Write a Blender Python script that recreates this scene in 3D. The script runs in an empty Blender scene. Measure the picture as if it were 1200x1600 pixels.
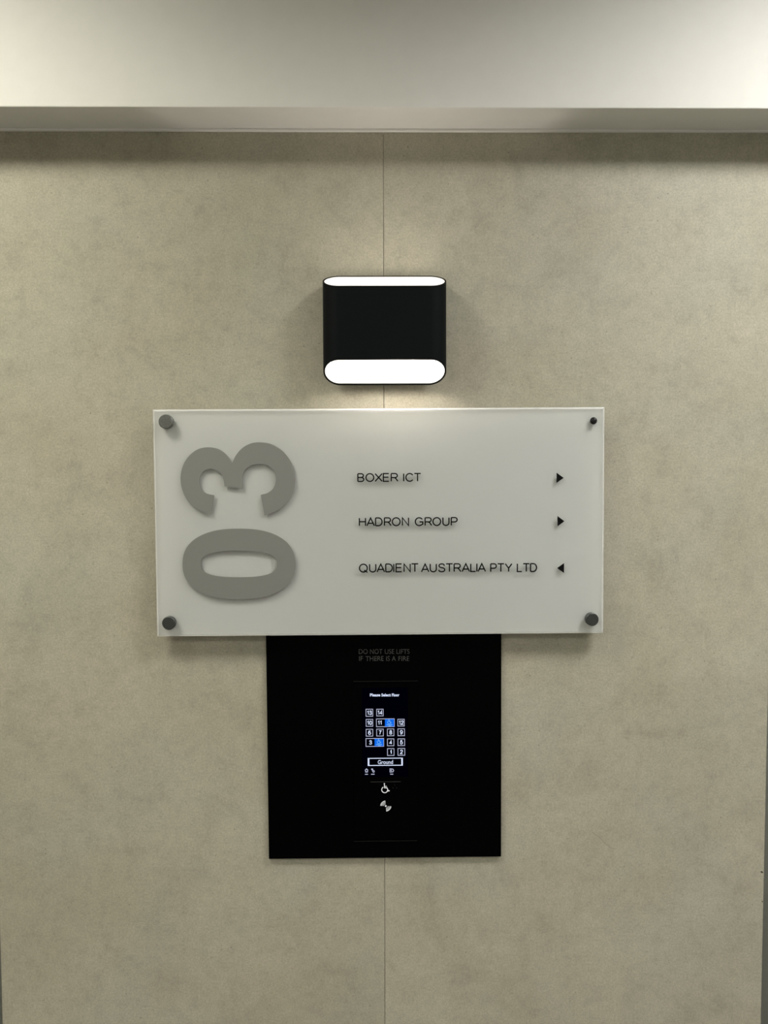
import bpy, bmesh, math, random
from mathutils import Matrix, Vector

scene = bpy.context.scene
COL = scene.collection
R = math.radians

# ------------------------------------------------------------------ camera
CAM_POS = Vector((-0.0105, -1.2, 1.55))
PITCH, YAW, ROLL = -2.6, 0.5, -0.1
FPX = 1200.0                                     # focal length in pixels of a 1200 x 1600 frame
CAM_M = (Matrix.Rotation(-R(YAW), 3, 'Z') @ Matrix.Rotation(R(90 + PITCH), 3, 'X') @ Matrix.Rotation(R(ROLL), 3, 'Z'))
cam_d = bpy.data.cameras.new('camera')
cam_d.sensor_fit = 'VERTICAL'
cam_d.sensor_height = 24.0
cam_d.lens = 24.0 * FPX / 1600.0
cam_d.clip_start = 0.01
cam = bpy.data.objects.new('camera', cam_d)
cam.matrix_world = Matrix.Translation(CAM_POS) @ CAM_M.to_4x4()
COL.objects.link(cam)
scene.camera = cam

# ------------------------------------------------------------------ exposure, world
scene.view_settings.view_transform = 'Standard'
scene.view_settings.look = 'None'
scene.view_settings.gamma = 1.0
scene.view_settings.use_curve_mapping = False
scene.view_settings.exposure = 0.06
world = bpy.data.worlds.new('world')
scene.world = world
world.use_nodes = True
world.node_tree.nodes['Background'].inputs[0].default_value = (0.01, 0.01, 0.01, 1)

# light levels of the place (used by the lamp builders further down)
DOWN_L = (38.5, 48.0)                          # the two recessed downlights by the lift wall: left, right
DOWN_COL = ((1.0, 0.97, 0.84), (1.0, 0.99, 0.95))
BACK_L = 53.0                                   # the recessed downlights further back in the lobby
BULB_STRENGTH = 195.0


def P(px, py, y):
    """point of the plane Y = y that stands at a measured photo position"""
    d = CAM_M @ Vector(((px - 600) / FPX, (800 - py) / FPX, -1))
    t = (y - CAM_POS.y) / d.y
    q = CAM_POS + d * t
    return q.x, q.z


# ------------------------------------------------------------------ materials
def new_mat(name):
    m = bpy.data.materials.new(name)
    m.use_nodes = True
    return m, m.node_tree.nodes, m.node_tree.links, m.node_tree.nodes['Principled BSDF']


def mat(name, col, rough=0.5, metal=0.0, spec=0.5, noise=0.0, nscale=200.0, bump=0.0, emit=None, estr=0.0):
    m, n, l, b = new_mat(name)
    b.inputs['Base Color'].default_value = (*col, 1)
    b.inputs['Roughness'].default_value = rough
    b.inputs['Metallic'].default_value = metal
    b.inputs['Specular IOR Level'].default_value = spec
    if emit:
        b.inputs['Emission Color'].default_value = (*emit, 1)
        b.inputs['Emission Strength'].default_value = estr
    if noise or bump:
        g = n.new('ShaderNodeNewGeometry')
        t = n.new('ShaderNodeTexNoise')
        t.inputs['Scale'].default_value = nscale
        t.inputs['Detail'].default_value = 5
        l.new(g.outputs['Position'], t.inputs['Vector'])
        if noise:
            r = n.new('ShaderNodeValToRGB')
            r.color_ramp.elements[0].position = 0.3
            r.color_ramp.elements[1].position = 0.7
            r.color_ramp.elements[0].color = (*[c * (1 - noise) for c in col], 1)
            r.color_ramp.elements[1].color = (*[min(1, c * (1 + noise)) for c in col], 1)
            l.new(t.outputs['Fac'], r.inputs['Fac'])
            l.new(r.outputs['Color'], b.inputs['Base Color'])
        if bump:
            bp = n.new('ShaderNodeBump')
            bp.inputs['Strength'].default_value = bump
            bp.inputs['Distance'].default_value = 0.0006
            l.new(t.outputs['Fac'], bp.inputs['Height'])
            l.new(bp.outputs['Normal'], b.inputs['Normal'])
    return m


def concrete_mat(name, seed, base):
    """beige concrete-look laminate: soft clouds, small smudges, grain and sparse dark pits"""
    m, n, l, b = new_mat(name)
    b.inputs['Roughness'].default_value = 0.55
    b.inputs['Specular IOR Level'].default_value = 0.3
    g = n.new('ShaderNodeNewGeometry')
    mp = n.new('ShaderNodeMapping')
    mp.inputs['Location'].default_value = seed
    l.new(g.outputs['Position'], mp.inputs['Vector'])

    def noise(scale, detail, rough, dist=0.0, stretch=None):
        src = mp.outputs['Vector']
        if stretch:
            m2 = n.new('ShaderNodeMapping')
            m2.inputs['Scale'].default_value = stretch
            l.new(src, m2.inputs['Vector'])
            src = m2.outputs['Vector']
        t = n.new('ShaderNodeTexNoise')
        t.inputs['Scale'].default_value = scale
        t.inputs['Detail'].default_value = detail
        t.inputs['Roughness'].default_value = rough
        t.inputs['Distortion'].default_value = dist
        l.new(src, t.inputs['Vector'])
        return t.outputs['Fac']

    def ramp(fac, stops):
        r = n.new('ShaderNodeValToRGB')
        e = r.color_ramp.elements
        e[0].position, e[0].color = stops[0][0], (*stops[0][1], 1)
        e[1].position, e[1].color = stops[-1][0], (*stops[-1][1], 1)
        for p, c in stops[1:-1]:
            k = e.new(p)
            k.color = (*c, 1)
        l.new(fac, r.inputs['Fac'])
        return r.outputs['Color']

    def mult(a, c, fac=1.0):
        x = n.new('ShaderNodeMix')
        x.data_type = 'RGBA'
        x.blend_type = 'MULTIPLY'
        x.inputs['Factor'].default_value = fac
        l.new(a, x.inputs[6])
        l.new(c, x.inputs[7])
        return x.outputs[2]

    w = lambda k: (k, k, k)
    cloud = ramp(noise(3.0, 9, 0.68, 0.5), [(0.30, tuple(c * k for c, k in zip(base, (0.90, 0.89, 0.86)))), (0.5, base),
                                            (0.70, tuple(c * k for c, k in zip(base, (1.07, 1.08, 1.08))))])
    hue = ramp(noise(5.0, 3, 0.5), [(0.35, (1.02, 1.0, 0.985)), (0.65, (0.985, 1.0, 1.0))])
    smudge = ramp(noise(14, 9, 0.72, 0.3), [(0.32, w(0.845)), (0.47, w(0.98)), (0.70, w(1.07))])
    blot = ramp(noise(60, 6, 0.75), [(0.33, w(0.90)), (0.5, w(1.0)), (0.70, w(1.07))])
    grain = ramp(noise(300, 5, 0.8), [(0.32, w(0.80)), (0.68, w(1.16))])
    fine = ramp(noise(750, 2, 0.6), [(0.3, w(0.88)), (0.7, w(1.11))])
    # small pits: voronoi cells, only some of them and only where a slow noise allows
    v = n.new('ShaderNodeTexVoronoi')
    v.inputs['Scale'].default_value = 130
    l.new(mp.outputs['Vector'], v.inputs['Vector'])
    pit = ramp(v.outputs['Distance'], [(0.07, w(1)), (0.19, w(0))])
    sep = n.new('ShaderNodeSeparateColor')
    l.new(v.outputs['Color'], sep.inputs['Color'])
    pick = ramp(sep.outputs[0], [(0.86, w(0)), (0.90, w(1))])
    where = ramp(noise(7, 4, 0.6), [(0.42, w(0)), (0.58, w(1))])
    pm = mult(mult(pit, pick), where)
    inv = ramp(pm, [(0.0, w(1)), (1.0, w(0.55))])
    # pale hairline scratches
    c = mult(mult(mult(mult(mult(mult(cloud, hue), smudge), blot), grain), fine), inv)
    l.new(c, b.inputs['Base Color'])
    bp = n.new('ShaderNodeBump')
    bp.inputs['Strength'].default_value = 0.12
    bp.inputs['Distance'].default_value = 0.0005
    l.new(grain, bp.inputs['Height'])
    l.new(bp.outputs['Normal'], b.inputs['Normal'])
    return m


def acrylic_mat():
    """thin clear acrylic sheet: straight-through view with a glossy face"""
    m, n, l, b = new_mat('clear_acrylic')
    n.remove(b)
    t = n.new('ShaderNodeBsdfTransparent')
    t.inputs['Color'].default_value = (0.985, 0.99, 0.985, 1)
    gl = n.new('ShaderNodeBsdfGlossy')
    gl.inputs['Roughness'].default_value = 0.03
    fr = n.new('ShaderNodeFresnel')
    fr.inputs['IOR'].default_value = 1.49
    mx = n.new('ShaderNodeMixShader')
    ge = n.new('ShaderNodeNewGeometry')
    inv = n.new('ShaderNodeMath')
    inv.operation = 'SUBTRACT'
    inv.inputs[0].default_value = 1.0
    l.new(ge.outputs['Backfacing'], inv.inputs[1])
    mu = n.new('ShaderNodeMath')
    mu.operation = 'MULTIPLY'
    l.new(inv.outputs[0], mu.inputs[0])
    l.new(fr.outputs['Fac'], mu.inputs[1])
    l.new(mu.outputs[0], mx.inputs['Fac'])
    l.new(t.outputs[0], mx.inputs[1])
    l.new(gl.outputs[0], mx.inputs[2])
    l.new(mx.outputs[0], n['Material Output'].inputs['Surface'])
    return m


def emit_mat(name, col, s):
    m, n, l, b = new_mat(name)
    n.remove(b)
    e = n.new('ShaderNodeEmission')
    e.inputs['Color'].default_value = (*col, 1)
    e.inputs['Strength'].default_value = s
    l.new(e.outputs[0], n['Material Output'].inputs['Surface'])
    return m


WALL_BASE = (0.425, 0.402, 0.318)
M = dict(
    laminate_l=concrete_mat('concrete_laminate_left', (3.1, 0.0, 7.7), WALL_BASE),
    laminate_r=concrete_mat('concrete_laminate_right', (11.4, 2.0, 1.9), tuple(c * 1.02 for c in WALL_BASE)),
    core=mat('board_core', (0.10, 0.09, 0.07), 0.8, noise=0.1),
    paint=mat('white_wall_paint', (0.80, 0.79, 0.745), 0.65, spec=0.25, noise=0.012, nscale=40, bump=0.25),
    lobby=mat('grey_lobby_paint', (0.50, 0.49, 0.46), 0.7, spec=0.2, noise=0.02, nscale=30),
    ceil=mat('white_ceiling_paint', (0.75, 0.74, 0.70), 0.8, spec=0.2, noise=0.01, nscale=50),
    floor=mat('dark_stone_floor', (0.16, 0.152, 0.138), 0.5, noise=0.15, nscale=12),
    door=mat('dark_satin_metal', (0.30, 0.31, 0.28), 0.42, metal=0.75, noise=0.04, nscale=90),
    chip=mat('dark_chip', (0.015, 0.013, 0.010), 0.9, noise=0.2),
    scratch=mat('shallow_scratch', (0.30, 0.275, 0.22), 0.8, noise=0.15, nscale=500),
    lamp_black=mat('black_powder_coat', (0.0035, 0.0050, 0.0057), 0.6, spec=0.08, noise=0.08, nscale=700),
    lamp_white=mat('white_gloss_enamel', (0.84, 0.82, 0.80), 0.08, spec=0.8, noise=0.01, nscale=100),
    socket=mat('ceramic_socket', (0.7, 0.68, 0.62), 0.5, noise=0.03),
    bulb=emit_mat('lit_frosted_bulb', (1.0, 0.93, 0.86), BULB_STRENGTH),
    back=mat('white_opal_acrylic', (0.69, 0.695, 0.685), 0.45, spec=0.4, noise=0.006, nscale=15),
    edge_shine=mat('acrylic_edge_shine', (0.74, 0.74, 0.71), 0.35, spec=0.5, noise=0.02, nscale=400),
    clear=acrylic_mat(),
    numeral=mat('grey_satin_numeral', (0.285, 0.29, 0.275), 0.42, metal=0.5, spec=0.3, noise=0.01, nscale=200),
    letter=mat('black_vinyl_letter', (0.003, 0.003, 0.003), 0.6, spec=0.1, noise=0.1),
    steel=mat('brushed_grey_steel', (0.165, 0.168, 0.158), 0.45, metal=0.75, noise=0.12, nscale=350, bump=0.4),
    dark_steel=mat('dark_brushed_steel', (0.062, 0.066, 0.063), 0.45, metal=0.6, noise=0.05, nscale=350),
    barrel=mat('standoff_barrel_metal', (0.45, 0.45, 0.43), 0.3, metal=0.9, noise=0.03),
    thread=mat('black_threaded_stud', (0.02, 0.02, 0.02), 0.35, metal=0.6, noise=0.2),
    glass=mat('black_glass', (0.0006, 0.0007, 0.0008), 0.12, spec=0.03, noise=0.05),
    ridge=mat('black_glass_edge', (0.002, 0.002, 0.002), 0.25, spec=0.45, noise=0.05),
    warn=mat('dim_grey_print', (0.060, 0.060, 0.058), 0.6, spec=0.2, noise=0.15, nscale=900),
    dots=mat('black_relief_dots', (0.012, 0.012, 0.012), 0.6, spec=0.1, noise=0.1),
    print=mat('glowing_pale_print', (0.55, 0.55, 0.53), 0.6, spec=0.2, emit=(0.9, 0.92, 1.0), estr=0.35, noise=0.03),  # print with an added glow that keeps it bright on the black glass
    dimprint=mat('grey_print', (0.028, 0.028, 0.028), 0.6, spec=0.2, noise=0.03),
    screen=emit_mat('dark_lit_screen', (0.04, 0.06, 1.0), 0.0020),
    glyph=emit_mat('lit_white_glyph', (0.72, 0.80, 1.0), 0.95),
    frame=emit_mat('lit_white_frame', (0.70, 0.73, 0.95), 0.62),
    blue=emit_mat('lit_blue_tile', (0.006, 0.145, 0.80), 0.95),
    cyan=emit_mat('lit_cyan_symbol', (0.20, 0.55, 1.0), 0.85),
    baffle=mat('dark_baffle', (0.03, 0.03, 0.03), 0.5, noise=0.05),
    metal_white=mat('white_trim_ring', (0.7, 0.7, 0.68), 0.4, noise=0.01),
)


# edge of the clear sheet: pale colour imitates its inner reflections, half see-through
n, l = M['edge_shine'].node_tree.nodes, M['edge_shine'].node_tree.links
tr = n.new('ShaderNodeBsdfTransparent')
mx = n.new('ShaderNodeMixShader')
mx.inputs['Fac'].default_value = 0.5
l.new(n['Principled BSDF'].outputs[0], mx.inputs[1])
l.new(tr.outputs[0], mx.inputs[2])
l.new(mx.outputs[0], n['Material Output'].inputs['Surface'])
# opal acrylic: light wanders a few millimetres inside it
b = M['back'].node_tree.nodes['Principled BSDF']
b.inputs['Subsurface Weight'].default_value = 1.0
b.inputs['Subsurface Radius'].default_value = (1.0, 1.0, 1.0)
b.inputs['Subsurface Scale'].default_value = 0.016


# ------------------------------------------------------------------ mesh helpers
def link(name, bm, material, parent=None, smooth=False, loc=None):
    me = bpy.data.meshes.new(name)
    bm.normal_update()
    if smooth:
        for f in bm.faces:
            f.smooth = True
        for e in bm.edges:
            if len(e.link_faces) == 2 and e.calc_face_angle(0) > R(35):
                e.smooth = False
    bm.to_mesh(me)
    bm.free()
    for m in (material if isinstance(material, (list, tuple)) else [material]):
        me.materials.append(m)
    o = bpy.data.objects.new(name, me)
    COL.objects.link(o)
    if parent:
        o.parent = parent
    if loc:
        o.location = loc
    return o


def box(bm, x0, x1, y0, y1, z0, z1, bevel=0.0, mi=0):
    vs = [bm.verts.new(p) for p in ((x0, y0, z0), (x1, y0, z0), (x1, y1, z0), (x0, y1, z0),
                                    (x0, y0, z1), (x1, y0, z1), (x1, y1, z1), (x0, y1, z1))]
    fs = [bm.faces.new([vs[i] for i in q]) for q in ((0, 3, 2, 1), (4, 5, 6, 7), (0, 1, 5, 4), (1, 2, 6, 5), (2, 3, 7, 6), (3, 0, 4, 7))]
    for f in fs:
        f.material_index = mi
    if bevel:
        es = list({e for f in fs for e in f.edges})
        bmesh.ops.bevel(bm, geom=es, offset=bevel, segments=2, affect='EDGES', profile=0.5)
    return bm


def box_obj(name, b, material, parent=None, bevel=0.0, loc=None):
    return link(name, box(bmesh.new(), *b, bevel=bevel), material, parent, loc=loc)


def cyl_y(bm, x, z, prof, seg=40):
    """lathe about a Y axis through (x, z): prof = [(radius, y), ...] from front to back"""
    rings = []
    for r, y in prof:
        rings.append([bm.verts.new((x + r * math.cos(2 * math.pi * k / seg), y, z + r * math.sin(2 * math.pi * k / seg))) for k in range(seg)])
    for a, b in zip(rings, rings[1:]):
        for k in range(seg):
            bm.faces.new((a[k], a[(k + 1) % seg], b[(k + 1) % seg], b[k]))
    bm.faces.new(rings[0][::-1])
    bm.faces.new(rings[-1])
    bmesh.ops.recalc_face_normals(bm, faces=bm.faces[:])
    return bm


def lathe_z(bm, cx, cy, prof, seg=32, cap=True):
    rings = []
    for r, z in prof:
        rings.append([bm.verts.new((cx + r * math.cos(2 * math.pi * k / seg), cy + r * math.sin(2 * math.pi * k / seg), z)) for k in range(seg)])
    for a, b in zip(rings, rings[1:]):
        for k in range(seg):
            bm.faces.new((a[k], a[(k + 1) % seg], b[(k + 1) % seg], b[k]))
    if cap:
        bm.faces.new(rings[0])
        bm.faces.new(rings[-1])
    bmesh.ops.recalc_face_normals(bm, faces=bm.faces[:])
    return bm


TURN = Matrix.Rotation(R(90), 4, 'X')            # XY drawing -> upright XZ drawing


def add_curve_mesh(bm, curve, xf, y_mid):
    o = bpy.data.objects.new('tmp', curve)
    COL.objects.link(o)
    me = bpy.data.meshes.new_from_object(o)
    me.transform(xf)
    me.transform(Matrix.Translation((0, y_mid, 0)) @ TURN)
    bm.from_mesh(me)
    bpy.data.objects.remove(o)
    bpy.data.meshes.remove(me)


def add_loops(bm, loops, t, y_front):
    """one filled flat shape (outline plus holes), thickness t, front face at y_front; loops are (x, z)"""
    c = bpy.data.curves.new('tmp', 'CURVE')
    c.dimensions = '2D'
    c.fill_mode = 'BOTH'
    c.extrude = t / 2
    for lp in loops:
        s = c.splines.new('POLY')
        s.points.add(len(lp) - 1)
        for p, q in zip(s.points, lp):
            p.co = (q[0], q[1], 0, 1)
        s.use_cyclic_u = True
    add_curve_mesh(bm, c, Matrix.Identity(4), y_front + t / 2)
    bpy.data.curves.remove(c)


def ribbon(pts, w):
    """outline of an open stroke of width w"""
    n = len(pts)
    L, Rr = [], []
    for i in range(n):
        a = Vector(pts[max(i - 1, 0)])
        b = Vector(pts[i])
        c = Vector(pts[min(i + 1, n - 1)])
        d1 = (b - a).normalized() if i else (c - b).normalized()
        d2 = (c - b).normalized() if i < n - 1 else d1
        n1, n2 = Vector((-d1.y, d1.x)), Vector((-d2.y, d2.x))
        m = n1 + n2
        m = m.normalized() if m.length > 1e-6 else n1
        k = w / 2 / max(m.dot(n1), 0.45)
        L.append(tuple(b + m * k))
        Rr.append(tuple(b - m * k))
    return L + Rr[::-1]


def arc(cx, cz, rx, rz, a0, a1, n=20):
    return [(cx + rx * math.cos(R(a0 + (a1 - a0) * k / n)), cz + rz * math.sin(R(a0 + (a1 - a0) * k / n))) for k in range(n + 1)]


def circle(cx, cz, r, n=28):
    return arc(cx, cz, r, r, 0, 360 * (n - 1) / n, n - 1)


def rect(x0, x1, z0, z1):
    return [(x0, z0), (x1, z0), (x1, z1), (x0, z1)]


def frame_loops(x0, x1, z0, z1, w, wx=None):
    wx = wx or w
    return [rect(x0, x1, z0, z1), rect(x0 + wx, x1 - wx, z0 + w, z1 - w)]


def add_text(bm, body, x0, x1, zb, cap, t, y_front, bold=0.0, shear=0.0):
    """built-in face, stretched so the word runs x0..x1 with its baseline at zb and the given capital height"""
    c = bpy.data.curves.new('tmp', 'FONT')
    c.body = body
    c.offset = bold
    c.extrude = 0.0
    c.resolution_u = 6
    o = bpy.data.objects.new('tmp', c)
    COL.objects.link(o)
    me = bpy.data.meshes.new_from_object(o)
    xs = [v.co.x for v in me.vertices]
    bpy.data.meshes.remove(me)
    bpy.data.objects.remove(o)
    sx = (x1 - x0) / (max(xs) - min(xs))
    sy = cap / 0.727
    c.extrude = t / 2
    add_curve_mesh(bm, c, Matrix.Translation((x0 - min(xs) * sx, zb, 0)) @ Matrix.Diagonal((sx, sy, 1, 1)), y_front + t / 2)
    bpy.data.curves.remove(c)


def spline(pts, n=8):
    out = []
    m = len(pts)
    for i in range(m - 1):
        p0 = Vector(pts[i - 1]) if i else Vector(pts[0]) * 2 - Vector(pts[1])
        p1, p2 = Vector(pts[i]), Vector(pts[i + 1])
        p3 = Vector(pts[i + 2]) if i + 2 < m else Vector(pts[-1]) * 2 - Vector(pts[-2])
        for k in range(n):
            t = k / n
            out.append(tuple(0.5 * ((2 * p1) + (p2 - p0) * t + (2 * p0 - 5 * p1 + 4 * p2 - p3) * t * t + (3 * p1 - p0 - 3 * p2 + p3) * t ** 3)))
    return out

# plain grotesque lettering drawn as strokes: glyph = (advance width, strokes), capital height 1
def _o(w, h=1.0, sw=0.12, n=36):
    return [(w / 2 + (w / 2) * math.cos(2 * math.pi * k / n), h / 2 + (h / 2) * math.sin(2 * math.pi * k / n)) for k in range(n + 1)]


def _bow(x0, xs, z0, z1, rx):                    # bowl of B, D, P, R
    zm, rz = (z0 + z1) / 2, (z1 - z0) / 2
    return [(x0, z1), (xs, z1)] + arc(xs, zm, rx, rz, 84, -84, 16) + [(xs, z0), (x0, z0)]


GROT = {
    'B': (0.66, [[(0, 0), (0, 1)], _bow(0, 0.36, 0.52, 1, 0.26), _bow(0, 0.38, 0, 0.52, 0.28)]),
    'O': (0.86, [_o(0.86)]),
    'Q': (0.86, [_o(0.86), [(0.52, 0.24), (0.88, -0.05)]]),
    'X': (0.78, [[(0, 0), (0.78, 1)], [(0, 1), (0.78, 0)]]),
    'E': (0.62, [[(0.61, 1), (0, 1), (0, 0), (0.62, 0)], [(0, 0.53), (0.57, 0.53)]]),
    'R': (0.74, [[(0, 0), (0, 1)], _bow(0, 0.42, 0.47, 1, 0.26), [(0.36, 0.47), (0.50, 0.38), (0.74, 0)]]),
    'I': (0.0, [[(0, 0), (0, 1)]]),
    'C': (0.80, [[(0.43 + 0.43 * math.cos(R(a)), 0.5 + 0.5 * math.sin(R(a))) for a in range(34, 329, 10)]]),
    'T': (0.74, [[(0, 1), (0.74, 1)], [(0.37, 1), (0.37, 0)]]),
    'H': (0.68, [[(0, 0), (0, 1)], [(0.68, 0), (0.68, 1)], [(0, 0.53), (0.68, 0.53)]]),
    'A': (0.82, [[(0, 0), (0.41, 1.0), (0.82, 0)], [(0.14, 0.32), (0.68, 0.32)]]),
    'D': (0.72, [[(0, 0), (0, 1)], _bow(0, 0.32, 0, 1, 0.40)]),
    'N': (0.68, [[(0, 0), (0, 1), (0.68, 0), (0.68, 1)]]),
    'G': (0.84, [[(0.43 + 0.43 * math.cos(R(a)), 0.5 + 0.5 * math.sin(R(a))) for a in range(36, 309, 10)] + [(0.84, 0.18), (0.84, 0.47), (0.46, 0.47)]]),
    'U': (0.68, [[(0, 1), (0, 0.34)] + [(0.34 - 0.34 * math.cos(R(a)), 0.34 - 0.34 * math.sin(R(a))) for a in range(12, 180, 12)] + [(0.68, 0.34), (0.68, 1)]]),
    'P': (0.66, [[(0, 0), (0, 1)], _bow(0, 0.40, 0.44, 1, 0.26)]),
    'L': (0.54, [[(0, 1), (0, 0), (0.54, 0)]]),
    'Y': (0.76, [[(0, 1), (0.38, 0.43), (0.76, 1)], [(0.38, 0.43), (0.38, 0)]]),
    'S': (0.68, [spline([(0.65, 0.76), (0.56, 0.94), (0.34, 1.0), (0.12, 0.93), (0.05, 0.74), (0.15, 0.59), (0.36, 0.52), (0.58, 0.44), (0.68, 0.27), (0.60, 0.07), (0.35, 0.0), (0.10, 0.07), (0.0, 0.28)], 5)]),
    '0': (0.54, [_o(0.54)]),
    '1': (0.26, [[(0, 0.74), (0.12, 0.82), (0.26, 1), (0.26, 0)]]),
    '2': (0.54, [spline([(0.02, 0.70), (0.08, 0.92), (0.28, 1.0), (0.48, 0.91), (0.52, 0.72), (0.42, 0.50), (0.16, 0.24), (0.0, 0.0)], 5) + [(0.0, 0.0), (0.54, 0.0)]]),
    '3': (0.54, [spline([(0.03, 0.78), (0.10, 0.94), (0.27, 1.0), (0.45, 0.93), (0.49, 0.75), (0.41, 0.58), (0.22, 0.53)], 5) + spline([(0.22, 0.53), (0.44, 0.48), (0.54, 0.28), (0.46, 0.07), (0.26, 0.0), (0.07, 0.06), (0.0, 0.25)], 5)]),
    '4': (0.58, [[(0.42, 0), (0.42, 1), (0, 0.26), (0.58, 0.26)]]),
    '5': (0.54, [[(0.48, 1), (0.12, 1), (0.05, 0.47)] + spline([(0.05, 0.47), (0.26, 0.64), (0.46, 0.56), (0.54, 0.33), (0.46, 0.08), (0.25, 0.0), (0.07, 0.06), (0.0, 0.23)], 5)]),
    '6': (0.54, [_o(0.54, 0.62), spline([(0.0, 0.30), (0.005, 0.56), (0.08, 0.86), (0.27, 1.0), (0.42, 0.96), (0.50, 0.80)], 5)]),
    '7': (0.52, [[(0, 1), (0.52, 1), (0.30, 0.58), (0.19, 0)]]),
    '8': (0.54, [[(0.27 + 0.22 * math.cos(R(a)), 0.77 + 0.23 * math.sin(R(a))) for a in range(0, 361, 20)], [(0.27 + 0.27 * math.cos(R(a)), 0.27 + 0.27 * math.sin(R(a))) for a in range(0, 361, 20)]]),
}
GROT['9'] = (0.54, [[(0.54 - a, 1 - b) for a, b in st] for st in GROT['6'][1]])


def grot(bm, body, x0, x1, z0, cap, w, t, y_front, gap=0.26):
    """strokes of width w filling x0..x1 exactly (outer edges), baseline z0, capital height cap"""
    adv, x = [], 0.0
    for i, chh in enumerate(body):
        nx = body[i + 1] if i + 1 < len(body) else ''
        adv.append((chh, x))
        g = gap
        if chh in 'AXYTLKR' or nx in 'AXYT':
            g = gap * 0.55
        if chh + nx in ('LT', 'TY', 'AU', 'TR', 'RA', 'PT', 'ST', 'OX', 'HA', 'DI', 'CT'):
            g = gap * 0.62
        x += GROT[chh][0] + g
    total = adv[-1][1] + GROT[adv[-1][0]][0]
    sc = (x1 - x0 - w) / total if total > 0 else 1.0
    hz = cap - w
    for chh, xx in adv:
        for st in GROT[chh][1]:
            pts = []
            for q in st:
                v = (x0 + w / 2 + (xx + q[0]) * sc, z0 + w / 2 + q[1] * hz)
                if not pts or (Vector(pts[-1]) - Vector(v)).length > 1e-6:
                    pts.append(v)
            if len(st) > 4 and (Vector(pts[0]) - Vector(pts[-1])).length < 1e-6:      # closed round letter
                cxm, czm = sum(p[0] for p in pts[:-1]) / (len(pts) - 1), sum(p[1] for p in pts[:-1]) / (len(pts) - 1)
                rx = max(p[0] for p in pts) - cxm
                rz = max(p[1] for p in pts) - czm
                k = len(pts) - 1
                add_loops(bm, [[(cxm + (p[0] - cxm) * (1 + w / 2 / rx), czm + (p[1] - czm) * (1 + w / 2 / rz)) for p in pts[:-1]],
                               [(cxm + (p[0] - cxm) * (1 - w / 2 / rx), czm + (p[1] - czm) * (1 - w / 2 / rz)) for p in pts[:-1]]], t, y_front)
            else:
                if len(pts) == 2:                # square stroke ends reach the line
                    pass
                add_loops(bm, [ribbon(pts, w)], t, y_front)
    return bm


# ------------------------------------------------------------------ object helpers
def tag(o, label, cat, group=None):
    o['label'] = label
    o['category'] = cat
    if group:
        o['group'] = group
    return o


def thing(name, label, cat, loc=(0, 0, 0), roty=0.0, group=None):
    o = bpy.data.objects.new(name, None)
    o.empty_display_size = 0.05
    COL.objects.link(o)
    o.location = loc
    o.rotation_euler = (0, roty, 0)
    return tag(o, label, cat, group)


def structure(o, label, cat):
    o['kind'] = 'structure'
    return tag(o, label, cat)


# ------------------------------------------------------------------ the setting
XL, XR, YB, H = -1.9, 1.9, -3.2, 2.6
SOFFIT, LINTEL = 2.080, 0.072
structure(box_obj('floor', (XL, XR, YB, 0.25, -0.05, 0.0), M['floor']), 'dark stone floor of the lift lobby', 'floor')
structure(box_obj('ceiling', (XL, XR, YB, 0.25, H, H + 0.05), M['ceil']), 'white painted ceiling above the white bulkhead', 'ceiling')
structure(box_obj('wall_left', (XL - 0.05, XL, YB, 0.25, 0, H), M['lobby']), 'grey painted side wall on the left of the lobby', 'wall')
structure(box_obj('wall_right', (XR, XR + 0.05, YB, 0.25, 0, H), M['lobby']), 'grey painted side wall on the right of the lobby', 'wall')
structure(box_obj('wall_front', (XL, XR, YB - 0.05, YB, 0, H), M['lobby']), 'grey painted wall opposite the lift wall', 'wall')

PX0, PX1 = -0.614, 0.609                         # the clad pier between the two lift openings
wall = structure(box_obj('wall_back', (PX0 + 0.004, PX1 - 0.004, 0.014, 0.25, 0, SOFFIT), M['core']),
                 'beige concrete-look wall carrying the lamp, sign and black lift panel', 'wall')
pl = link('wall_panel', box(bmesh.new(), PX0, -0.0003, 0.0, 0.014, 0.0, SOFFIT, bevel=0.0005), M['laminate_l'], wall)
pr = link('wall_panel', box(bmesh.new(), 0.0003, PX1, 0.0, 0.014, 0.0, SOFFIT, bevel=0.0005), M['laminate_r'], wall)
pl['label'] = 'beige mottled panel left of the vertical seam'
pr['label'] = 'beige mottled panel right of the vertical seam'
cx, cz = P(1190.3, 1362.5, 0)
bm = bmesh.new()
add_loops(bm, [[(cx + a * math.cos(R(-22)) - b * math.sin(R(-22)), cz + a * math.sin(R(-22)) + b * math.cos(R(-22)))
                for a, b in arc(0, 0, 0.0022, 0.0011, 0, 345, 15)]], 0.0006, -0.0004)
cx, cz = P(1191, 1408.5, 0)
add_loops(bm, [arc(cx, cz, 0.0007, 0.0009, 0, 330, 11)], 0.0006, -0.0004)
link('edge_chip', bm, M['chip'], pr)['label'] = 'small dark chip near the right edge of the wall'

bm = bmesh.new()
add_loops(bm, [ribbon([P(a, b, 0) for a, b in ((925, 1300), (936, 1308), (945, 1317), (953, 1324), (960, 1327))], 0.0010)], 0.0002, -0.0002)
link('scratch', bm, M['scratch'], pr)

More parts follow.
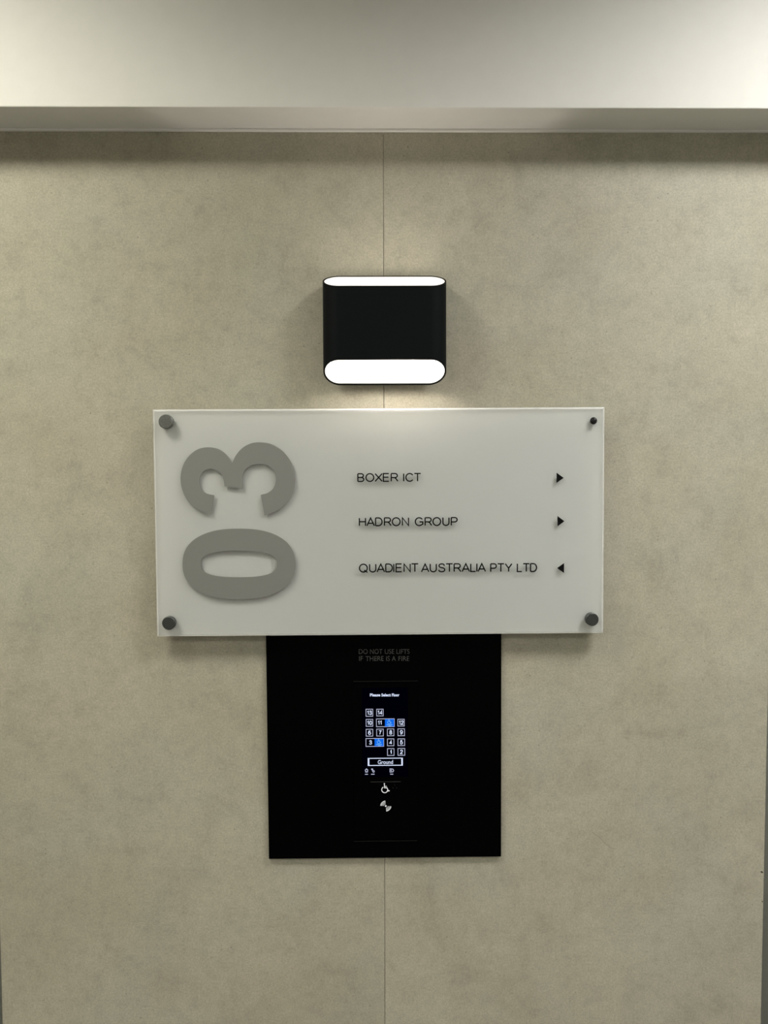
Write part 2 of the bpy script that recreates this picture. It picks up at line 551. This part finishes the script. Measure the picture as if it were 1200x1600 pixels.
for nm, x0, x1, side in (('door_1', XL, PX0 + 0.004, 'left'), ('door_2', PX1 - 0.004, XR, 'right')):
    d = structure(box_obj(nm, (x0, x1, 0.12, 0.15, 0, SOFFIT), M['door']),
                  f'dark metal lift door past the {side} edge of the beige wall', 'lift door')
bm = bmesh.new()
box(bm, XL, XR, -LINTEL, 0.25, SOFFIT, H, bevel=0.0012)
structure(link('trim_1', bm, M['paint']), 'white painted bulkhead running across above the beige wall', 'bulkhead')
bm = bmesh.new()
box(bm, PX0, PX1, -0.006, -0.0002, SOFFIT - 0.0035, SOFFIT - 0.0001, bevel=0.0008)
structure(link('trim_2', bm, M['paint']), 'thin pale bead in the corner under the white bulkhead', 'trim')


# ------------------------------------------------------------------ recessed downlights (above the frame)
def downlight(x, y, strength, col, label):
    t = thing('ceiling_light', label, 'ceiling light', (x, y, H), group='round ceiling downlights')
    bm = bmesh.new()
    lathe_z(bm, 0, 0, [(DISC, -0.001), (DISC + 0.012, -0.001), (DISC + 0.012, -CAN), (DISC + 0.006, -CAN - 0.003), (DISC, -CAN), (DISC, -0.001)], seg=48, cap=False)
    link('housing', bm, M['metal_white'], t, smooth=True)
    bm = bmesh.new()
    lathe_z(bm, 0, 0, [(DISC - 0.0015, -0.016), (DISC - 0.0005, -0.016), (DISC - 0.0005, -CAN + 0.001), (DISC - 0.0015, -CAN + 0.001), (DISC - 0.0015, -0.016)], seg=48, cap=False)
    link('baffle', bm, M['baffle'], t, smooth=True)
    bm = bmesh.new()
    lathe_z(bm, 0, 0, [(DISC - 0.002, -0.004), (DISC - 0.002, -0.010), (DISC - 0.02, -0.014)], seg=48)
    link('lens', bm, emit_mat('lit_downlight_lens', col, strength), t, smooth=True)
    return t


CAN, DISC = 0.13, 0.24
downlight(-0.84, -0.66, DOWN_L[0], DOWN_COL[0], 'large round ceiling light near the left end of the bulkhead')
downlight(0.86, -0.66, DOWN_L[1], DOWN_COL[1], 'large round ceiling light near the right end of the bulkhead')
downlight(-1.0, -2.2, BACK_L, DOWN_COL[0], 'large round ceiling light at the back left of the lobby')
downlight(1.0, -2.2, BACK_L, DOWN_COL[1], 'large round ceiling light at the back right of the lobby')

# ------------------------------------------------------------------ wall lamp
LX = 0.0013
lamp = thing('wall_light', 'black oval-ended wall lamp shining up and down above the white sign', 'wall lamp', (LX, 0, 1.69), R(-0.12))
Y0, Y1 = -0.010, -0.060                          # rear and front of the tube
HW = 0.0925


def stadium(inset, n=28):
    """perimeter of the tube section, (x, y)"""
    r = (Y0 - Y1) / 2 - inset
    hx = HW - (Y0 - Y1) / 2
    yc = (Y0 + Y1) / 2
    pts = [(hx + r * math.cos(R(a)), yc + r * math.sin(R(a))) for a in [-90 + 180 * k / n for k in range(n + 1)]]
    pts += [(hx - 2 * hx * k / 8, yc + r) for k in range(1, 8)]
    pts += [(-hx + r * math.cos(R(a)), yc + r * math.sin(R(a))) for a in [90 + 180 * k / n for k in range(n + 1)]]
    pts += [(-hx + 2 * hx * k / 8, yc - r) for k in range(1, 8)]
    return pts


def zb(y):
    return (1.6915 + (1.7242 - 1.6915) * (Y0 - y) / (Y0 - Y1)) - 1.69


def zt(y):
    return (1.8576 + (1.8299 - 1.8576) * (Y0 - y) / (Y0 - Y1)) - 1.69


def tube(io, ii, lip):
    bm = bmesh.new()
    o, i = stadium(io), stadium(ii)
    loops = [[bm.verts.new((x, y, zb(y) + lip)) for x, y in o], [bm.verts.new((x, y, zt(y) - lip)) for x, y in o],
             [bm.verts.new((x, y, zt(y) - lip)) for x, y in i], [bm.verts.new((x, y, zb(y) + lip)) for x, y in i]]
    n = len(o)
    for a in range(4):
        p, q = loops[a], loops[(a + 1) % 4]
        for k in range(n):
            bm.faces.new((p[k], p[(k + 1) % n], q[(k + 1) % n], q[k]))
    bmesh.ops.recalc_face_normals(bm, faces=bm.faces[:])
    return bm


link('lamp_shade', tube(0.0, 0.0022, 0.0), M['lamp_black'], lamp, smooth=True)
link('inner_lining', tube(0.0022, 0.0028, 0.0008), M['lamp_white'], lamp, smooth=True)['label'] = 'white enamelled inside of the lamp'
box_obj('mounting_plate', (-0.05, 0.05, Y0, -0.0003, 0.055, 0.115), M['lamp_black'], lamp, bevel=0.0015)
BX, BZ = 0.0135, zb(Y1) + 0.019
bm = bmesh.new()
cyl_y(bm, BX, BZ, [(0.0080, -0.0215), (0.0100, -0.0205), (0.0100, -0.0135), (0.0115, -0.0128)], seg=28)
link('bulb_holder', bm, M['socket'], lamp, smooth=True)
bm = bmesh.new()
cyl_y(bm, BX, BZ, [(0.0012, -0.0530), (0.0042, -0.0522), (0.0066, -0.0495), (0.0074, -0.0455), (0.0074, -0.0250), (0.0064, -0.0215)], seg=28)
link('light_bulb', bm, M['bulb'], lamp, smooth=True)['label'] = 'glowing bulb inside the lamp'

# ------------------------------------------------------------------ directory sign
SX, SZ, SROT = -0.0056, 1.3070, R(-0.26)
sign = thing('directory_sign', 'white acrylic floor sign reading 03 with company names on standoffs', 'sign', (SX, 0, SZ), SROT)
SW, SH = 0.6885 / 2, 0.3477
YF, YM, YK = -0.0245, -0.0208, -0.0165           # front of the clear sheet, its back, back of the white board
COS, SIN = math.cos(SROT), math.sin(SROT)


def local(ox, oz, c, s):
    def f(px, py, y):
        x, z = P(px, py, y)
        x, z = x - ox, z - oz
        return x * c - z * s, x * s + z * c
    return f


S = local(SX, SZ, COS, SIN)
box_obj('backing_board', (-SW + 0.0004, SW - 0.0004, YM + 0.0002, YK, 0.0004, SH - 0.0004), M['back'], sign)
# clear sheet: polished faces, chamfered edges coloured pale like light reflected inside
bm = bmesh.new()
ch = 0.0024
f0, f1 = rect(-SW + ch, SW - ch, ch, SH - ch), rect(-SW, SW, 0, SH)
ring = [[bm.verts.new((x, y, z)) for x, z in lp] for lp, y in ((f0, YF), (f1, YF + 0.0008), (f1, YM), (rect(-SW + 0.0012, SW - 0.0012, 0.0012, SH - 0.0012), YM))]
for a, b in zip(ring, ring[1:]):
    for k in range(4):
        bm.faces.new((a[k], a[(k + 1) % 4], b[(k + 1) % 4], b[k])).material_index = 1
bm.faces.new(ring[0][::-1])
bm.faces.new(ring[3])
bmesh.ops.recalc_face_normals(bm, faces=bm.faces[:])
link('acrylic_sheet', bm, [M['clear'], M['edge_shine']], sign)['label'] = 'clear acrylic front sheet with edges painted pale as inner reflections'

# numerals, standing on their side
T_NUM = 0.0010


def zz(x, y):                                    # measured outline position -> sign coordinates
    return S(230 + x / 3.2432, 620 + y / 3.2432, YF)


three = []
for run in ([(325, 596), (272, 579), (222, 543), (186, 491), (170, 425), (179, 358), (210, 303), (256, 267), (308, 256), (360, 265), (402, 294), (432, 335)],
            [(432, 335), (452, 294), (486, 257), (528, 236), (575, 231), (630, 241), (688, 278), (730, 337), (747, 410), (741, 474), (713, 530), (667, 573), (595, 602)],
            [(595, 602), (576, 497)],
            [(576, 497), (614, 486), (641, 461), (652, 422), (645, 382), (616, 350), (570, 340), (522, 350), (492, 378), (481, 415), (484, 466)],
            [(484, 466), (392, 454)],
            [(392, 454), (387, 418), (370, 386), (336, 366), (300, 369), (273, 393), (264, 430), (273, 466), (299, 489), (340, 499)],
            [(340, 499), (325, 596)]):
    three += spline([zz(*p) for p in run], 8 if len(run) > 2 else 2)
bm = bmesh.new()
add_loops(bm, [three], T_NUM, YF - T_NUM)
link('numeral', bm, M['numeral'], sign)['label'] = 'grey numeral 3 lying on its side'


def superellipse(x0, x1, y0, y1, e, n=96):
    out = []
    for k in range(n):
        c, s = math.cos(2 * math.pi * k / n), math.sin(2 * math.pi * k / n)
        out.append(zz((x0 + x1) / 2 + (x1 - x0) / 2 * math.copysign(abs(c) ** (2 / e), c), (y0 + y1) / 2 + (y1 - y0) / 2 * math.copysign(abs(s) ** (2 / e), s)))
    return out


bm = bmesh.new()
add_loops(bm, [superellipse(180, 750, 668, 1026, 2.35), superellipse(273, 657, 780, 914, 2.7)], T_NUM, YF - T_NUM)
link('numeral', bm, M['numeral'], sign)['label'] = 'grey numeral 0 lying on its side'

# company names, each word fitted to its place, and their arrows
T_LET = 0.0008


def name_line(words, label):
    bm = bmesh.new()
    for w, xa, xb, yb, cp in words:
        a, b = S(xa, yb, YF), S(xb, yb, YF)
        grot(bm, w, a[0], b[0], a[1], cp * 0.00102, 0.00188, T_LET, YF - T_LET)
    o = link('text_line', bm, M['letter'], sign)
    o['label'] = label


name_line([('BOXER', 558.2, 622.6, 753.3, 13.4), ('ICT', 629.8, 658.4, 753.0, 13.4)], 'black lettering BOXER ICT')
name_line([('HADRON', 560.6, 639.3, 822.6, 13.6), ('GROUP', 648.0, 715.2, 822.2, 13.6)], 'black lettering HADRON GROUP')
name_line([('QUADIENT', 560.8, 654.4, 894.8, 13.7), ('AUSTRALIA', 657.6, 759.4, 894.5, 13.7), ('PTY', 765.7, 800.6, 894.2, 13.7),
           ('LTD', 807.3, 839.2, 894.0, 13.7)], 'black lettering QUADIENT AUSTRALIA PTY LTD')
for xa, xb, ya, yb, right in ((869.5, 880.6, 738.6, 754.6, True), (871.0, 881.8, 806.3, 822.4, True), (870.4, 881.2, 879.8, 895.4, False)):
    a, b = S(xa, yb, YF), S(xb, ya, YF)
    zm = (a[1] + b[1]) / 2
    tri = [(a[0], a[1]), (b[0], zm), (a[0], b[1])] if right else [(b[0], a[1]), (b[0], b[1]), (a[0], zm)]
    bm = bmesh.new()
    add_loops(bm, [tri], T_LET, YF - T_LET)
    link('arrow', bm, M['letter'], sign)['label'] = 'black arrow pointing ' + ('right' if right else 'left')

# standoffs: barrel behind the sheet, screwed cap in front; one cap is missing
YCAP = -0.0335
for px, py, dia, kind in ((258.7, 658.6, 22.2, 'worn'), (263.4, 974.0, 21.0, 'dark'), (925.6, 968.2, 20.5, 'dark'), (927.6, 657.4, 11.0, 'open')):
    bx, bz = S(px, py, YCAP if kind != 'open' else YF - 0.001)
    bm = bmesh.new()
    cyl_y(bm, bx, bz, [(0.0098, YK), (0.0098, -0.0012), (0.0090, -0.0003)])
    so = link('standoff', bm, M['barrel'], sign, smooth=True)
    if kind == 'open':
        bm = bmesh.new()
        ro = dia / 2 * 0.000975
        prof = [(0.0034, YF + 0.0002)]
        cyl_y(bm, bx, bz, [(ro, YF - 0.0006), (ro, YF + 0.0004)])
        for k in range(3):                       # thread turns of the bare stud
            cyl_y(bm, bx + 0.0004, bz - 0.0004, [(0.0034, YF - 0.0010 - k * 0.0012), (0.0040, YF - 0.0014 - k * 0.0012), (0.0034, YF - 0.0018 - k * 0.0012)], seg=24)
        link('stud', bm, M['thread'], so, smooth=True)['label'] = 'bare black stud without its cap'
    else:
        rr = dia / 2 * 0.001 * (1.2 + YCAP) / 1.2
        bm = bmesh.new()
        cyl_y(bm, bx, bz, [(rr - 0.0010, YCAP), (rr, YCAP + 0.0009), (rr, YF - 0.0012), (rr - 0.0006, YF - 0.0001)])
        link('cap', bm, M['steel'] if kind == 'worn' else M['dark_steel'], so, smooth=True)

# ------------------------------------------------------------------ lift call panel
YP = -0.006
CX, CZ, CROT = 0.0008, 0.9456, R(-0.24)
panel = thing('lift_call_panel', 'square black glass lift call panel with lit touchscreen under the white sign', 'lift panel', (CX, 0, CZ), CROT)
C = local(CX, CZ, math.cos(CROT), math.sin(CROT))
bm = bmesh.new()
box(bm, -0.1846, 0.1846, YP, -0.0003, 0.0, 0.3692, bevel=0.0008)
link('glass_plate', bm, M['glass'], panel)


def crect(x0, x1, y0, y1, y=YP):                 # measured rectangle -> (xmin, xmax, zmin, zmax) on the panel
    a, b = C(x0, y1, y), C(x1, y0, y)
    xm = C((x0 + x1) / 2, (y0 + y1) / 2, y)
    hw, hh = (x1 - x0) / 2 * 0.000995, (y1 - y0) / 2 * 0.000997
    return xm[0] - hw, xm[0] + hw, xm[1] - hh, xm[1] + hh


# the raised reader module around the screen: its long upper and lower edges catch the light
mx0, mx1, mz0, mz1 = crect(551.5, 653.5, 1064.2, 1314.2)
bm = bmesh.new()
box(bm, mx0, mx1, YP - 0.0012, YP, mz0, mz1, bevel=0.0009)
module = link('reader_module', bm, M['glass'], panel, smooth=False)
YR = YP - 0.0012
for yy in (1064.4, 1314.0):
    bm = bmesh.new()
    x0, x1, z0, z1 = crect(551.8, 653.2, yy - 0.55, yy + 0.55, YR)
    box(bm, x0, x1, YR - 0.0005, YR + 0.0006, z0, z1, bevel=0.0003)
    link('module_edge', bm, M['ridge'], module)
bm = bmesh.new()
x0, x1, z0, z1 = crect(578.5, 626.5, 1221.1, 1222.0, YR)
box(bm, x0, x1, YR - 0.0003, YR, z0, z1)
link('divider_line', bm, M['dimprint'], module)

# printed fire warning
bm = bmesh.new()
for words, ya, yb in (((('DO', 560.6, 574.6), ('NOT', 578.2, 597.6), ('USE', 601.2, 616.0), ('LIFTS', 619.4, 640.0)), 1013.7, 1021.7),
                      ((('IF', 561.0, 567.2), ('THERE', 571.2, 599.6), ('IS', 603.4, 609.0), ('A', 612.2, 618.4), ('FIRE', 622.6, 639.6)), 1024.7, 1032.7)):
    for wd, xa, xb in words:
        x0, x1, z0, z1 = crect(xa, xb, ya, yb)
        add_text(bm, wd, x0, x1, z0, z1 - z0, 0.0003, YP - 0.0003, bold=-0.006)
link('warning_text', bm, M['warn'], panel)['label'] = 'dim grey lettering DO NOT USE LIFTS IF THERE IS A FIRE'

# the lit screen
x0, x1, z0, z1 = crect(565.5, 638.0, 1073.0, 1215.5, YR)
YS = YR - 0.0002
screen = box_obj('touchscreen', (x0, x1, YS, YR + 0.0002, z0, z1), M['screen'], panel)
screen['label'] = 'lit screen with rows of floor numbers'
TS = 0.0002
LW = 0.00095


def join_mats(name, a, b, ma, mb_, parent):
    """one mesh with two materials: frame and figures"""
    me = bpy.data.meshes.new('tmp')
    b.to_mesh(me)
    b.free()
    n0 = len(a.faces)
    a.from_mesh(me)
    bpy.data.meshes.remove(me)
    a.faces.ensure_lookup_table()
    for f in a.faces[n0:]:
        f.material_index = 1
    return link(name, a, [ma, mb_], parent)


def floor_button(num, x0, x1, y0, y1, tx=None):
    q = crect(x0, x1, y0, y1, YS)
    fb, tb = bmesh.new(), bmesh.new()
    add_loops(fb, frame_loops(*q, LW), TS, YS - TS)
    cxp = tx or (x0 + x1) / 2 + 0.2
    cyp = (y0 + y1) / 2
    w = {1: 4.6, 2: 7.9}[len(num)]
    if num == '1':
        w = 2.6
    if num == '11':
        w = 6.2
    a = crect(cxp - w / 2, cxp + w / 2, cyp - 3.4, cyp + 3.4, YS)
    grot(tb, num, a[0], a[1], a[2], a[3] - a[2], 0.00112, TS, YS - TS, gap=0.32)
    o = join_mats('floor_button', fb, tb, M['frame'], M['glyph'], screen)
    o['label'] = 'lit floor button ' + num
    return o


def px(v, o=540):
    return o + v / 10


for num, xa, xb, ya, yb, tx in (
        ('13', 313, 430, 475, 598, None), ('14', 480, 593, 475, 592, None), ('10', 315, 430, 633, 755, None), ('11', 475, 767, 625, 760, 533),
        ('12', 810, 922, 632, 750, None), ('6', 315, 430, 788, 908, None), ('7', 480, 595, 786, 906, None), ('8', 647, 760, 783, 902, None),
        ('9', 812, 926, 781, 901, None), ('3', 311, 602, 932, 1068, 390), ('4', 648, 760, 938, 1058, None), ('5', 812, 928, 938, 1056, None),
        ('1', 649, 762, 1090, 1210, None), ('2', 812, 930, 1088, 1208, None)):
    floor_button(num, px(xa), px(xb), px(ya, 1060), px(yb, 1060), px(tx) if tx else None)


def wheelchair(bm, q, w, t, yf):
    """access symbol inside the box q = xmin, xmax, zmin, zmax"""
    a0, a1, c0, c1 = q
    X = lambda u: a0 + (a1 - a0) * u
    Z = lambda v: c0 + (c1 - c0) * v
    hx = (a1 - a0)
    add_loops(bm, [circle(X(0.36), Z(0.93), w * 0.85, 16)], t, yf)
    wheel = [(X(0.40) + hx * 0.36 * math.cos(R(a)), Z(0.30) + hx * 0.36 * math.sin(R(a))) for a in range(118, 372, 11)]
    add_loops(bm, [ribbon(wheel, w)], t, yf)
    add_loops(bm, [ribbon([(X(0.36), Z(0.84)), (X(0.38), Z(0.50)), (X(0.68), Z(0.50)), (X(0.84), Z(0.16)), (X(1.0), Z(0.20))], w)], t, yf)
    add_loops(bm, [ribbon([(X(0.38), Z(0.66)), (X(0.66), Z(0.66))], w * 0.8)], t, yf)


for xa, xb, ya, yb in ((614, 766, 626, 758), (452, 601, 934, 1066)):
    q = crect(px(xa), px(xb), px(ya, 1060), px(yb, 1060), YS)
    bm, b2 = bmesh.new(), bmesh.new()
    add_loops(bm, [rect(q[0], q[1] - 0.0006, q[2] + 0.0006, q[3] - 0.0006)], TS, YS - TS * 1.5)
    k = crect(px(xa + 38), px(xa + 105), px(ya + 8, 1060), px(ya + 82, 1060), YS)
    wheelchair(b2, k, 0.0008, TS, YS - TS * 2.5)
    for u0, u1, v in ((24, 118, 98), (56, 96, 116)):
        k = crect(px(xa + u0), px(xa + u1), px(ya + v - 5, 1060), px(ya + v + 5, 1060), YS)
        add_loops(b2, [rect(*k)], TS, YS - TS * 2.5)
    join_mats('access_tile', bm, b2, M['blue'], M['cyan'], screen)['label'] = 'blue tile with a wheelchair symbol'

bm = bmesh.new()
for w, xa, xb in (('Please', 380, 542), ('Select', 558, 706), ('Floor', 722, 841)):
    a = crect(px(xa), px(xb), 1060 + 23.4, 1060 + 28.0, YS)
    add_text(bm, w, a[0], a[1], a[2], a[3] - a[2], TS, YS - TS, bold=0.03)
link('screen_heading', bm, M['glyph'], screen)['label'] = 'lit words Please Select Floor'
fb, tb = bmesh.new(), bmesh.new()
q = crect(px(342), px(899), 1060 + 124.0, 1060 + 136.6, YS)
add_loops(fb, frame_loops(*q, 0.0012, 0.0025), TS, YS - TS)
a = crect(px(502), px(742), 1060 + 127.2, 1060 + 133.8, YS)
add_text(tb, 'Ground', a[0], a[1], a[2], a[3] - a[2], TS, YS - TS, bold=0.008)
join_mats('ground_button', fb, tb, M['glyph'], M['glyph'], screen)['label'] = 'wide lit button reading Ground'


def icon(kind, xa, xb, ya, yb, ux0, ux1, uy, label):
    q = crect(px(xa), px(xb), px(ya, 1060), px(yb, 1060), YS)
    X = lambda u: q[0] + (q[1] - q[0]) * u
    Z = lambda v: q[2] + (q[3] - q[2]) * v
    bm = bmesh.new()
    A = lambda loops: add_loops(bm, loops, TS, YS - TS)
    if kind == 'house':
        A([[(X(0), Z(0.55)), (X(0.5), Z(1)), (X(1), Z(0.55)), (X(0.88), Z(0.50)), (X(0.88), Z(0)), (X(0.12), Z(0)), (X(0.12), Z(0.50))],
           [(X(0.30), Z(0.22)), (X(0.30), Z(0.52)), (X(0.5), Z(0.70)), (X(0.70), Z(0.52)), (X(0.70), Z(0.22))]])
    elif kind == 'hand':
        A([ribbon([(X(0.25), Z(1.0)), (X(0.36), Z(0.55)), (X(0.50), Z(0.25))], 0.0012)])
        A([ribbon([(X(0.08), Z(0.92)), (X(0.16), Z(0.66))], 0.0009)])
        A([circle(X(0.70), Z(0.27), 0.0018, 20), circle(X(0.70), Z(0.27), 0.0008, 12)])
        A([ribbon([(X(0.46), Z(0.95)), (X(0.52), Z(0.62))], 0.0009)])
    else:
        A([rect(X(0), X(0.52), Z(0), Z(1)), rect(X(0.14), X(0.38), Z(0.60), Z(0.84)), rect(X(0.14), X(0.38), Z(0.16), Z(0.44))])
        A([ribbon([(X(0.58), Z(0.92)), (X(0.86), Z(0.80)), (X(0.98), Z(0.45)), (X(0.80), Z(0.12)), (X(0.58), Z(0.12))], 0.0011)])
    u = crect(px(ux0), px(ux1), px(uy - 6, 1060), px(uy + 6, 1060), YS)
    A([rect(*u)])
    link('screen_icon', bm, M['frame'], screen)['label'] = label


icon('house', 298, 356, 1404, 1469, 303, 350, 1498, 'lit house icon with a bar beneath')
icon('hand', 398, 454, 1406, 1471, 398, 453, 1497, 'lit pointing hand icon with a bar beneath')
icon('door', 688, 752, 1407, 1469, 696, 745, 1496, 'lit door icon with a bar beneath')

# printed marks under the screen, made to glow faintly
bm = bmesh.new()
wheelchair(bm, crect(595.8, 609.0, 1223.4, 1238.6, YR), 0.00125, 0.0002, YR - 0.0002)
link('access_symbol', bm, M['print'], module)['label'] = 'white wheelchair symbol below the screen'
bm = bmesh.new()
for xa, ya in ((616.6, 1226.6), (614.0, 1231.0), (619.6, 1231.0)):
    q = crect(xa - 0.8, xa + 0.8, ya - 0.8, ya + 0.8, YR)
    add_loops(bm, [circle((q[0] + q[1]) / 2, (q[2] + q[3]) / 2, 0.0008, 12)], 0.0002, YR - 0.0002)
link('raised_dots', bm, M['dots'], module)
bm = bmesh.new()
q = crect(602.8 - 1, 602.8 + 1, 1259.4 - 1, 1259.4 + 1, YR)
ox, oz = (q[0] + q[1]) / 2, (q[2] + q[3]) / 2
add_loops(bm, [circle(ox, oz, 0.0014, 20)], 0.0002, YR - 0.0002)
for rr, wd in ((0.0034, 0.0005), (0.0050, 0.0006), (0.0066, 0.0007), (0.0081, 0.0010)):
    for a0 in (90, 270):
        add_loops(bm, [ribbon(arc(ox, oz, rr, rr, a0 + 4, a0 + 86, 14), wd)], 0.0002, YR - 0.0002)
link('card_reader_symbol', bm, M['print'], module)['label'] = 'white mark of a dot between curved waves'
